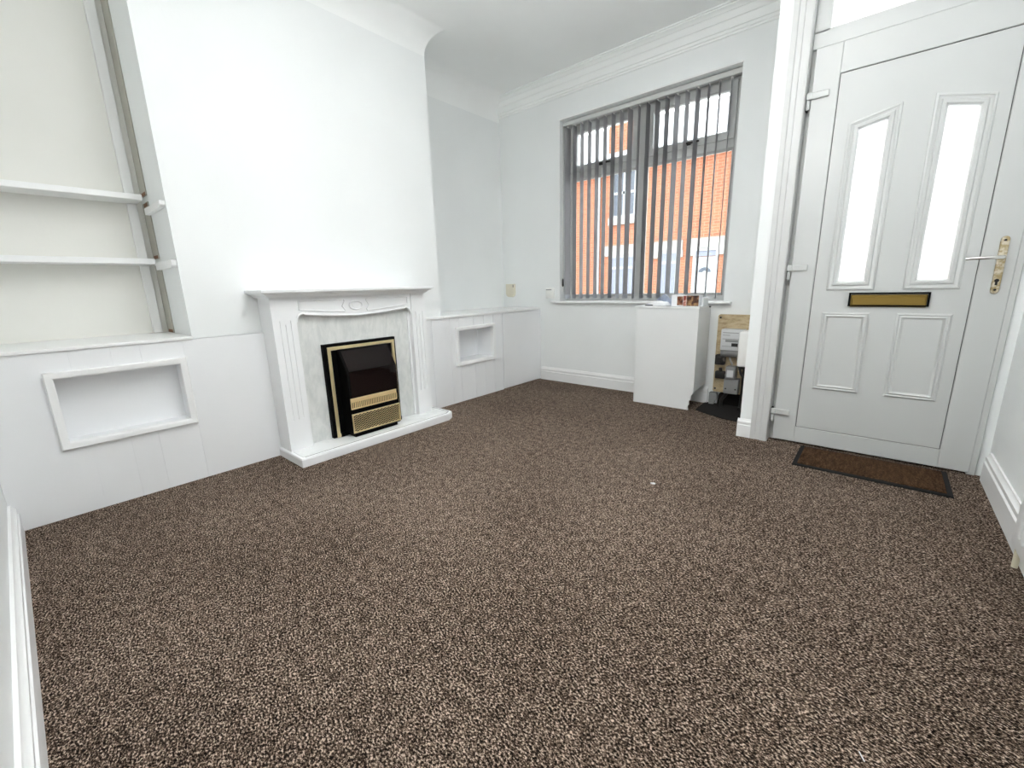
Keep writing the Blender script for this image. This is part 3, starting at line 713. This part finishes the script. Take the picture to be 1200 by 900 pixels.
# ------------------------------------------------------------------ meter cover box under the window
mb = thing('meter_cover_box', 'tall plain white boxing with a chipped corner standing below the window', 'boxing', (-1.29, 3.5, 0))
q = MB(); xa, xb = -1.535, -1.042
q.prism([(xa, 0.001), (-1.075, 0.001), (-1.080, 0.030), (-1.070, 0.048), (-1.074, 0.072), (-1.062, 0.092), (-1.060, 0.118), (-1.044, 0.140), (xb, 0.150), (xb, 0.795), (xa, 0.795)], 3.380, 3.396, mpx)
q.build('front_panel', M['board'], mb)
B(xa, xa + 0.014, 3.3965, 3.672, 0.001, 0.795).build('side_panel', M['board'], mb)
q = MB(); q.prism([(3.3965, 0.150), (3.672, 0.165), (3.672, 0.795), (3.3965, 0.795)], xb - 0.014, xb, mpz)
q.build('side_panel', M['board'], mb)
B(xa - 0.010, xb + 0.006, 3.374, 3.640, 0.7955, 0.811, 0.002).build('top', M['board'], mb)
MB().tube([(xb + 0.008, 3.60, 0.803), (xb + 0.020, 3.60, 0.801)], [0.006, 0.007], 10).build('catch', M['blacker'], mb)

ZT = 0.8115
def crumple(name, label, cat, cx, cy, w, d, h, m, seed, n=9):
    rnd = random.Random(seed)
    g = []
    for i in range(n):
        row = []
        for j in range(n):
            u, v = i / (n - 1), j / (n - 1)
            edge = min(u, 1 - u, v, 1 - v) * 2
            z = ZT + 0.0015 + (h * (0.25 + 0.75 * rnd.random()) * min(1, edge * 2.2))
            row.append((cx + (u - 0.5) * w + rnd.uniform(-1, 1) * w * 0.04, cy + (v - 0.5) * d + rnd.uniform(-1, 1) * d * 0.04, z))
        g.append(row)
    q = MB().sheet(g, 0.0012)
    return tag(q.build(name, m, None, 15), label, cat)
# open leaflet, magazine, crumpled wrapper, picture box, white card
rm = Matrix.Rotation(0.25, 4, 'Z')
q = MB(); q.box(-1.525, -1.345, 3.386, 3.52, ZT + 0.0005, ZT + 0.004)
tag(q.build('leaflet', M['paper']), 'flat white leaflet at the edge of the boxing top', 'leaflet')
q = MB(); q.prism([(-1.475, ZT + 0.0045), (-1.405, ZT + 0.0045), (-1.300, ZT + 0.0045), (-1.320, ZT + 0.030), (-1.395, ZT + 0.042), (-1.440, ZT + 0.030), (-1.470, ZT + 0.014)], 3.40, 3.50, mpx)
lo = q.build('envelope_pile', M['paper']); tag(lo, 'small pile of white envelopes bulging open on the boxing top', 'envelopes')
B(-1.472, -1.408, 3.394, 3.3995, ZT + 0.0045, ZT + 0.012).build('dark_edge', M['blacker'], lo)
crumple('plastic_wrapper', 'crumpled pale blue wrapper between the envelopes and picture box', 'wrapper', -1.345, 3.56, 0.22, 0.12, 0.095, M['bluepaper'], 3)
pb = thing('picture_box', 'small carton printed with brown photographs on the boxing top', 'carton', (-1.17, 3.47, ZT))
bx0, bx1, by0, by1, bz = -1.272, -1.060, 3.43, 3.52, ZT + 0.088
B(bx0, bx1, by0, by1, ZT + 0.0008, bz, 0.002).build('carton', M['paper'], pb)
B(bx0 + 0.045, bx0 + 0.090, by0 - 0.0012, by0 - 0.0002, ZT + 0.008, bz - 0.012).build('printed_panel', M['picA'], pb)
B(bx0 + 0.093, bx0 + 0.116, by0 - 0.0012, by0 - 0.0002, ZT + 0.004, bz - 0.008).build('printed_panel', M['picC'], pb)
B(bx0 + 0.118, bx1 - 0.004, by0 - 0.0012, by0 - 0.0002, ZT + 0.003, bz - 0.006).build('printed_panel', M['picB'], pb)
B(bx0 + 0.10, bx1, by0 - 0.001, by1, bz + 0.0003, bz + 0.0025).build('dark_lid_edge', M['blacker'], pb)
q = MB(); q.prism([(-1.055, ZT + 0.0005), (-1.040, ZT + 0.0005), (-1.036, ZT + 0.055), (-1.048, ZT + 0.066)], 3.46, 3.58, mpx)
tag(q.build('white_card', M['paper']), 'white card propped against the end of the picture box', 'card')

# ------------------------------------------------------------------ meter board and fittings
MY = 3.662
bd = thing('meter_board', 'tan chipboard backing board screwed to the wall beside the door pier', 'board', (-0.83, MY + 0.01, 0.115))
q = MB(); q.prism([(-0.978, 0.125), (-0.970, 0.112), (-0.700, 0.112), (-0.700, 0.738), (-0.968, 0.738), (-0.978, 0.728)], MY, MY + 0.036, mpx, 0.003)
q.build('backing_board', M['chip'], bd)
for x, z in ((-0.960, 0.715), (-0.960, 0.140)):
    MB().prism([(x + 0.008 * math.cos(2 * PI * k / 12), z + 0.008 * math.sin(2 * PI * k / 12)) for k in range(12)], MY - 0.003, MY - 0.0002, mpx).build('screw', M['blacker'], bd)
me_ = thing('electricity_meter', 'pale grey electricity meter mounted high on the chipboard', 'electricity meter', (-0.86, MY, 0.45))
B(-0.926, -0.765, MY - 0.085, MY - 0.0005, 0.470, 0.632, 0.006, 2).build('case', M['lightgrey'], me_)
q = MB(); q.prism([(MY - 0.001, 0.4695), (MY - 0.085, 0.4695), (MY - 0.083, 0.445), (MY - 0.070, 0.425), (MY - 0.045, 0.412), (MY - 0.001, 0.412)], -0.922, -0.770, mpz, 0.003)
q.build('terminal_cover', M['greyplastic'], me_)
for z0, z1, x1 in ((0.604, 0.609, -0.80), (0.585, 0.589, -0.86), (0.556, 0.560, -0.79), (0.500, 0.503, -0.80)):
    B(-0.912, x1, MY - 0.0862, MY - 0.0851, z0, z1).build('printed_line', M['greyplastic'], me_)
B(-0.890, -0.80, MY - 0.0866, MY - 0.0851, 0.535, 0.553).build('display_window', M['greyplastic'], me_)
B(-0.845, -0.80, MY - 0.0868, MY - 0.0851, 0.503, 0.528).build('button_panel', M['blacker'], me_)
q = MB(); q.box(-0.965, -0.895, MY - 0.055, MY - 0.0005, 0.345, 0.425, 0.008, 2); q.box(-0.950, -0.912, MY - 0.066, MY - 0.05, 0.36, 0.41, 0.005)
tag(q.build('connector_block', M['blacker']), 'larger black connector block on the chipboard below the meter', 'connector block')
q = MB(); q.box(-0.958, -0.885, MY - 0.050, MY - 0.0005, 0.232, 0.292, 0.008, 2); q.tube([(-0.922, MY - 0.03, 0.290), (-0.922, MY - 0.03, 0.318)], 0.012, 10)
tag(q.build('connector_block', M['blacker']), 'smaller black connector block near the bottom of the chipboard', 'connector block')
so = thing('service_head', 'grey mains service head at the foot of the chipboard', 'fuse box', (-0.83, MY, 0.12))
q = MB(); q.box(-0.880, -0.775, MY - 0.075, MY - 0.0005, 0.125, 0.245, 0.006, 2); q.build('base', M['greyplastic'], so)
q = MB(); q.box(-0.870, -0.800, MY - 0.095, MY - 0.020, 0.2455, 0.345, 0.006, 2); q.build('fuse_carrier', M['greyplastic'], so)
B(-0.858, -0.812, MY - 0.0975, MY - 0.0945, 0.262, 0.318, 0.001).build('label_plate', M['lightgrey'], so)
for x in (-0.862, -0.792):
    MB().prism([(x + 0.006 * math.cos(2 * PI * k / 10), 0.165 + 0.006 * math.sin(2 * PI * k / 10)) for k in range(10)], MY - 0.078, MY - 0.0745, mpx).build('screw', M['blacker'], so)
def cable(label, pts, r, m):
    # smooth the path
    P = [Vector(p) for p in pts]; out = []
    for i in range(len(P) - 1):
        p0 = P[max(i - 1, 0)]; p1 = P[i]; p2 = P[i + 1]; p3 = P[min(i + 2, len(P) - 1)]
        for k in range(6):
            t = k / 6
            out.append(0.5 * ((2 * p1) + (p2 - p0) * t + (2 * p0 - 5 * p1 + 4 * p2 - p3) * t * t + (3 * p1 - p0 - 3 * p2 + p3) * t ** 3))
    out.append(P[-1])
    return tag(MB().tube(out, r, 8).build('cable', m), label, 'cable', 'cables around the meter board')
cable('dark cable looping from the meter to the larger connector block', [(-0.900, MY - 0.04, 0.411), (-0.902, MY - 0.05, 0.395), (-0.894, MY - 0.045, 0.375)], 0.008, M['copper'])
cable('grey cable curving from the meter down to the fuse carrier', [(-0.860, MY - 0.04, 0.411), (-0.850, MY - 0.05, 0.385), (-0.838, MY - 0.05, 0.365), (-0.838, MY - 0.05, 0.3455)], 0.007, M['cable'])
cable('black cable drooping beside the fuse carrier toward the white enclosure', [(-0.800, MY - 0.05, 0.411), (-0.785, MY - 0.06, 0.36), (-0.765, MY - 0.07, 0.30), (-0.730, MY - 0.09, 0.25), (-0.715, MY - 0.10, 0.13), (-0.715, MY - 0.12, 0.017)], 0.010, M['blacker'])
cable('thick black mains cable rising from the floor into the service head', [(-0.895, MY - 0.04, 0.005), (-0.893, MY - 0.045, 0.06), (-0.870, MY - 0.045, 0.10), (-0.855, MY - 0.04, 0.1245)], 0.013, M['blacker'])
cable('black cable hanging behind the service head down to the bare floor', [(-0.752, MY - 0.02, 0.40), (-0.752, MY - 0.03, 0.28), (-0.752, MY - 0.035, 0.14), (-0.752, MY - 0.05, 0.03), (-0.752, MY - 0.09, 0.0172)], 0.012, M['blacker'])
cable('pale cable linking the smaller connector block to the service head', [(-0.884, MY - 0.03, 0.262), (-0.876, MY - 0.045, 0.275), (-0.8705, MY - 0.05, 0.290)], 0.006, M['cable'])
ce = thing('fuse_switch_box', 'white rounded plastic enclosure fixed to the side of the door pier', 'enclosure', (-0.66, 3.2, 0.43))
B(-0.700, PX0 - 0.0005, 3.14, 3.30, 0.428, 0.664, 0.012, 3).build('cover', M['whiteplastic'], ce)
B(-0.690, PX0 - 0.0005, 3.19, 3.25, 0.405, 0.4285).build('cable_entry', M['blacker'], ce)
q = MB(); q.prism([(-1.00, 0.001), (-0.965, 0.001), (-0.955, 0.035), (-0.935, 0.06), (-0.945, 0.10), (-1.00, 0.10)], 3.655, 3.698, mpx)
tag(q.build('skirting_offcut', M['greyplastic']), 'broken grey end of skirting beneath the chipboard', 'skirting offcut')

# wall fittings
dc = thing('wall_mounted_chime', 'cream plastic chime box on the wall in the corner by the alcove', 'door chime', (-3.155, YF, 0.88))
pts = [(-3.215, 0.915), (-3.205, 0.893), (-3.180, 0.882), (-3.130, 0.882), (-3.107, 0.893), (-3.098, 0.915), (-3.098, 1.022), (-3.215, 1.022)]
MB().prism(pts, YF - 0.034, YF - 0.0005, mpx, 0.004, 2).build('case', M['creamplastic'], dc)
B(-3.112, -3.104, YF - 0.0352, YF - 0.0338, 0.985, 1.014).build('slot', M['blacker'], dc)
ts = thing('telephone_socket', 'small white socket box on the wall beside the window corner', 'socket', (-2.62, YF, 0.85))
B(-2.676, -2.574, YF - 0.022, YF - 0.0005, 0.866, 0.972, 0.004, 2).build('case', M['whiteplastic'], ts)
B(-2.670, -2.602, YF - 0.0232, YF - 0.0218, 0.948, 0.957).build('seam', M['greyplastic'], ts)

# ------------------------------------------------------------------ radiator, mat, scraps
ra = thing('radiator', 'white panel radiator on the wall, only its lower corner in view', 'radiator', (0.46, 1.5, 0.09))
q = MB(); q.box(0.432, 0.470, 0.75, 2.075, 0.105, 0.70, 0.014, 3)
for k in range(26):
    y = 0.80 + k * 0.047
    q.box(0.428, 0.434, y, y + 0.028, 0.16, 0.65, 0.003)
q.build('panel', M['trim'], ra)
MB().tube([(0.462, 2.065, 0.135), (0.462, 2.104, 0.135), (0.462, 2.108, 0.13)], 0.011, 10).build('elbow', M['chrome'], ra)
MB().tube([(0.462, 2.110, 0.150), (0.462, 2.110, 0.105)], [0.015, 0.013], 12).build('valve', M['whiteplastic'], ra)
MB().tube([(0.462, 2.110, 0.106), (0.464, 2.112, 0.001)], 0.0085, 12).build('pipe', M['pipe'], ra)
for yy in (0.95, 1.85): B(0.470, XR - 0.0005, yy, yy + 0.05, 0.25, 0.6).build('bracket', M['upvc'], ra)

dm = thing('doormat', 'brown coir doormat with dark rubber edge at the front door', 'doormat', (0.045, 2.84, 0))
MB().loop([(-0.272, 2.655), (0.362, 2.650), (0.362, 2.995), (-0.272, 2.998)], [(0, 0.0005), (0.003, 0.008), (0.022, 0.010), (0.024, 0.0005)], lambda a, b_, h: (a, b_, h)).build('rubber_edge', M['rubber'], dm)
B(-0.249, 0.339, 2.675, 2.972, 0.0005, 0.013, 0.003).build('coir_pile', M['coir'], dm)
def scrap(label, x, y, pts, z):
    q = MB(); q.prism([(x + a, y + b_) for a, b_ in pts], 0.0008, z, lambda a, b_, d: (a, b_, d))
    tag(q.build('paper_scrap', M['paper']), label, 'scrap')
scrap('tiny white scrap lying on the carpet toward the door', -0.775, 1.975, [(-0.011, -0.004), (0.006, -0.007), (0.013, 0.003), (0.002, 0.008)], 0.006)

scrap('thin white thread lying on the carpet nearest the viewer', 0.088, 1.009, [(-0.0060, 0.0082), (-0.0042, 0.0090), (0.0054, -0.0083), (0.0036, -0.0090)], 0.003)
# ------------------------------------------------------------------ street outside
GY = -0.15
q = MB(); q.box(-24, 8, 4.0, 6.0, GY - 0.2, GY); struct(q.build('pavement', M['paving']), 'pavement outside the window', 'pavement')
q = MB(); q.box(-24, 8, 6.0, 14.2, GY - 0.22, GY - 0.10); struct(q.build('road', M['asphalt']), 'road between the two rows of houses', 'road')
q = MB(); q.box(-24, 8, 14.2, 16.0, GY - 0.2, GY); struct(q.build('pavement_far', M['paving']), 'far pavement in front of the brick houses', 'pavement')
HY = 16.0; S_ = HY / 13.0
def X_(x): return x * S_
def Z_(z): return 1 + (z - 1) * S_
ho = thing('street_house', 'red brick terraced house with pale lintels seen through the window', 'house', (-8, HY, GY))
q = MB(); q.box(-20, 4, HY, HY + 0.4, GY, Z_(4.55)); q.build('brick_wall', M['brick'], ho)
q = MB(); q.prism([(HY - 0.25, Z_(4.50)), (HY - 0.25, Z_(4.62)), (HY + 4.0, Z_(4.62) + 2.6), (HY + 4.0, Z_(4.5))], -20, 4, mpz); q.build('roof', M['slate'], ho)
B(-20, 4, HY - 0.32, HY - 0.20, Z_(4.42), Z_(4.56), 0.02).build('gutter', M['extwhite'], ho)
q = MB(); q.box(X_(-7.28), X_(-6.66), HY + 0.6, HY + 1.4, Z_(4.6), Z_(6.2)); q.build('chimney', M['brick'], ho)
def hwin(x0, x1, z0, z1, m, mid=None, sill=True, lint=None, tz=None):
    fx0, fx1, fz0, fz1 = X_(x0), X_(x1), Z_(z0), Z_(z1)
    fr_ = MB().loop(rect(fx0, fx1, fz0, fz1), [(0, -0.01), (0, 0.04), (0.07, 0.04), (0.07, -0.01)], XZ(HY))
    if tz: fr_.box(fx0 + 0.06, fx1 - 0.06, HY - 0.038, HY + 0.01, Z_(tz) - 0.045, Z_(tz) + 0.045)
    if mid: fr_.box(X_(mid) - 0.04, X_(mid) + 0.04, HY - 0.038, HY + 0.01, fz0 + 0.06, fz1 - 0.06)
    fo = fr_.build('window', M['extwhite'], ho)
    B(fx0 + 0.05, fx1 - 0.05, HY - 0.012, HY - 0.002, fz0 + 0.05, fz1 - 0.05).build('pane', m, fo)
hwin(-6.84, -6.06, 3.00, 4.32, M['darkpane'], -6.45, tz=3.70)
B(X_(-6.95), X_(-5.95), HY - 0.10, HY + 0.01, Z_(2.78), Z_(3.00)).build('sill', M['stone'], ho)
hwin(-6.86, -5.90, 0.62, 1.845, M['netpane'], -6.36, tz=1.47)
B(X_(-7.06), X_(-5.80), HY - 0.06, HY + 0.01, Z_(1.85), Z_(2.165)).build('lintel', M['stone'], ho)
hwin(-5.27, -4.70, 0.62, 1.875, M['netpane'], None, tz=1.555)
B(X_(-5.46), X_(-4.58), HY - 0.06, HY + 0.01, Z_(1.875), Z_(2.165)).build('lintel', M['stone'], ho)
for xx in ((-5.46, -5.29), (-4.68, -4.56)): B(X_(xx[0]), X_(xx[1]), HY - 0.06, HY + 0.01, Z_(1.69), Z_(1.874)).build('lintel_end', M['stone'], ho)
B(X_(-4.42), X_(-3.45), HY - 0.06, HY + 0.01, Z_(1.90), Z_(2.175)).build('lintel', M['stone'], ho)
for xx in ((-4.40, -4.27), (-3.58, -3.45)): B(X_(xx[0]), X_(xx[1]), HY - 0.06, HY + 0.01, Z_(1.70), Z_(1.899)).build('lintel_end', M['stone'], ho)
q = MB().loop(rect(X_(-4.265), X_(-3.585), GY, Z_(1.895)), [(0, -0.01), (0, 0.05), (0.09, 0.05), (0.09, -0.01)], XZ(HY))
dfo = q.build('door_frame', M['extwhite'], ho)
dd = B(X_(-4.19), X_(-3.66), HY - 0.03, HY - 0.001, GY + 0.1, Z_(1.655)).build('door', M['extwhite'], ho)
B(X_(-4.19), X_(-3.66), HY - 0.02, HY - 0.002, Z_(1.675), Z_(1.84)).build('fanlight', M['netpane'], dfo)
cx_, cz_ = X_(-3.925), Z_(1.245)
arc = [(cx_ + 0.20 * math.cos(a), cz_ + 0.16 * math.sin(a)) for a in [PI * k / 14 for k in range(15)]] + [(cx_ + 0.07 * math.cos(a), cz_ + 0.05 * math.sin(a)) for a in [PI - PI * k / 14 for k in range(15)]]
MB().prism(arc, HY - 0.045, HY - 0.0305, mpx).build('arched_light', M['darkpane'], dd)
dp = MB().tube([(X_(-7.31), HY - 0.07, GY), (X_(-7.31), HY - 0.07, Z_(4.45))], 0.075, 12)
dp.build('downpipe', M['extwhite'], ho)

# ------------------------------------------------------------------ light
wd = bpy.data.worlds.new('overcast_sky'); bpy.context.scene.world = wd; wd.use_nodes = True
bg = wd.node_tree.nodes['Background']
wn = wd.node_tree; tcw = wn.nodes.new('ShaderNodeTexCoord'); sx = wn.nodes.new('ShaderNodeSeparateXYZ'); wn.links.new(tcw.outputs['Generated'], sx.inputs[0])
elev = math_node(wn, 'MAXIMUM', sx.outputs['Z'], 0.0)
wn.links.new(math_node(wn, 'MULTIPLY', math_node(wn, 'ADD', math_node(wn, 'MULTIPLY', elev, 2.0), 1.0), 1.5), bg.inputs['Strength'])   # overcast: brighter overhead
bg.inputs['Color'].default_value = (0.95, 0.975, 1.0, 1)
def portal(name, loc, rot, sx, sy):
    l = bpy.data.lights.new(name, 'AREA'); l.shape = 'RECTANGLE'; l.size = sx; l.size_y = sy; l.energy = 1
    l.cycles.is_portal = True
    o = bpy.data.objects.new(name, l); C.objects.link(o); o.location = loc; o.rotation_euler = rot
    return o
portal('window_portal', ((WX0 + WX1) / 2, 3.97, (WZ0 + WZ1) / 2), (-PI / 2, 0, 0), WX1 - WX0, WZ1 - WZ0)

# added fill lights above the frame, no lamp there: one aimed up, one all round
pl = bpy.data.lights.new('fill_uplight', 'AREA'); pl.shape = 'DISK'; pl.size = 0.5; pl.energy = 11; pl.spread = math.radians(140); pl.color = (1.0, 1.0, 1.0)
po = bpy.data.objects.new('fill_uplight', pl); C.objects.link(po); po.location = (-0.70, 1.15, 2.10); po.rotation_euler = (PI, 0, 0)
pl = bpy.data.lights.new('fill_glow', 'POINT'); pl.energy = 6.5; pl.shadow_soft_size = 0.25; pl.color = (1.0, 1.0, 1.0)
po = bpy.data.objects.new('fill_glow', pl); C.objects.link(po); po.location = (-0.70, 1.15, 2.06)

# ------------------------------------------------------------------ camera
f_px = 500.589
yaw, pitch, roll = 7.11508349e-01, 2.25344919e-01, -2.67588726e-02
cam = bpy.data.cameras.new('camera'); co = bpy.data.objects.new('camera', cam); C.objects.link(co)
cam.sensor_fit = 'HORIZONTAL'; cam.sensor_width = 36; cam.lens = 36 * f_px / 1200; cam.clip_start = 0.02; cam.clip_end = 200
R0 = Matrix(((1, 0, 0), (0, 0, -1), (0, 1, 0)))
cy, sy = math.cos(yaw), math.sin(yaw); Rz = Matrix(((cy, sy, 0), (-sy, cy, 0), (0, 0, 1)))
cp, sp_ = math.cos(pitch), math.sin(pitch); Rx = Matrix(((1, 0, 0), (0, cp, -sp_), (0, sp_, cp)))
cr, sr = math.cos(roll), math.sin(roll); Rr = Matrix(((cr, -sr, 0), (sr, cr, 0), (0, 0, 1)))
Rw = Rr @ Rx @ R0 @ Rz
c2w = Rw.transposed() @ Matrix(((1, 0, 0), (0, -1, 0), (0, 0, -1)))
co.matrix_world = Matrix.Translation((0, 0, 1.0)) @ c2w.to_4x4()
sc = bpy.context.scene
sc.camera = co
sc.view_settings.view_transform = 'Standard'; sc.view_settings.look = 'None'
sc.view_settings.exposure = 1.93; sc.view_settings.gamma = 1; sc.view_settings.use_curve_mapping = False
sc.cycles.max_bounces = 16; sc.cycles.diffuse_bounces = 10; sc.cycles.transparent_max_bounces = 16
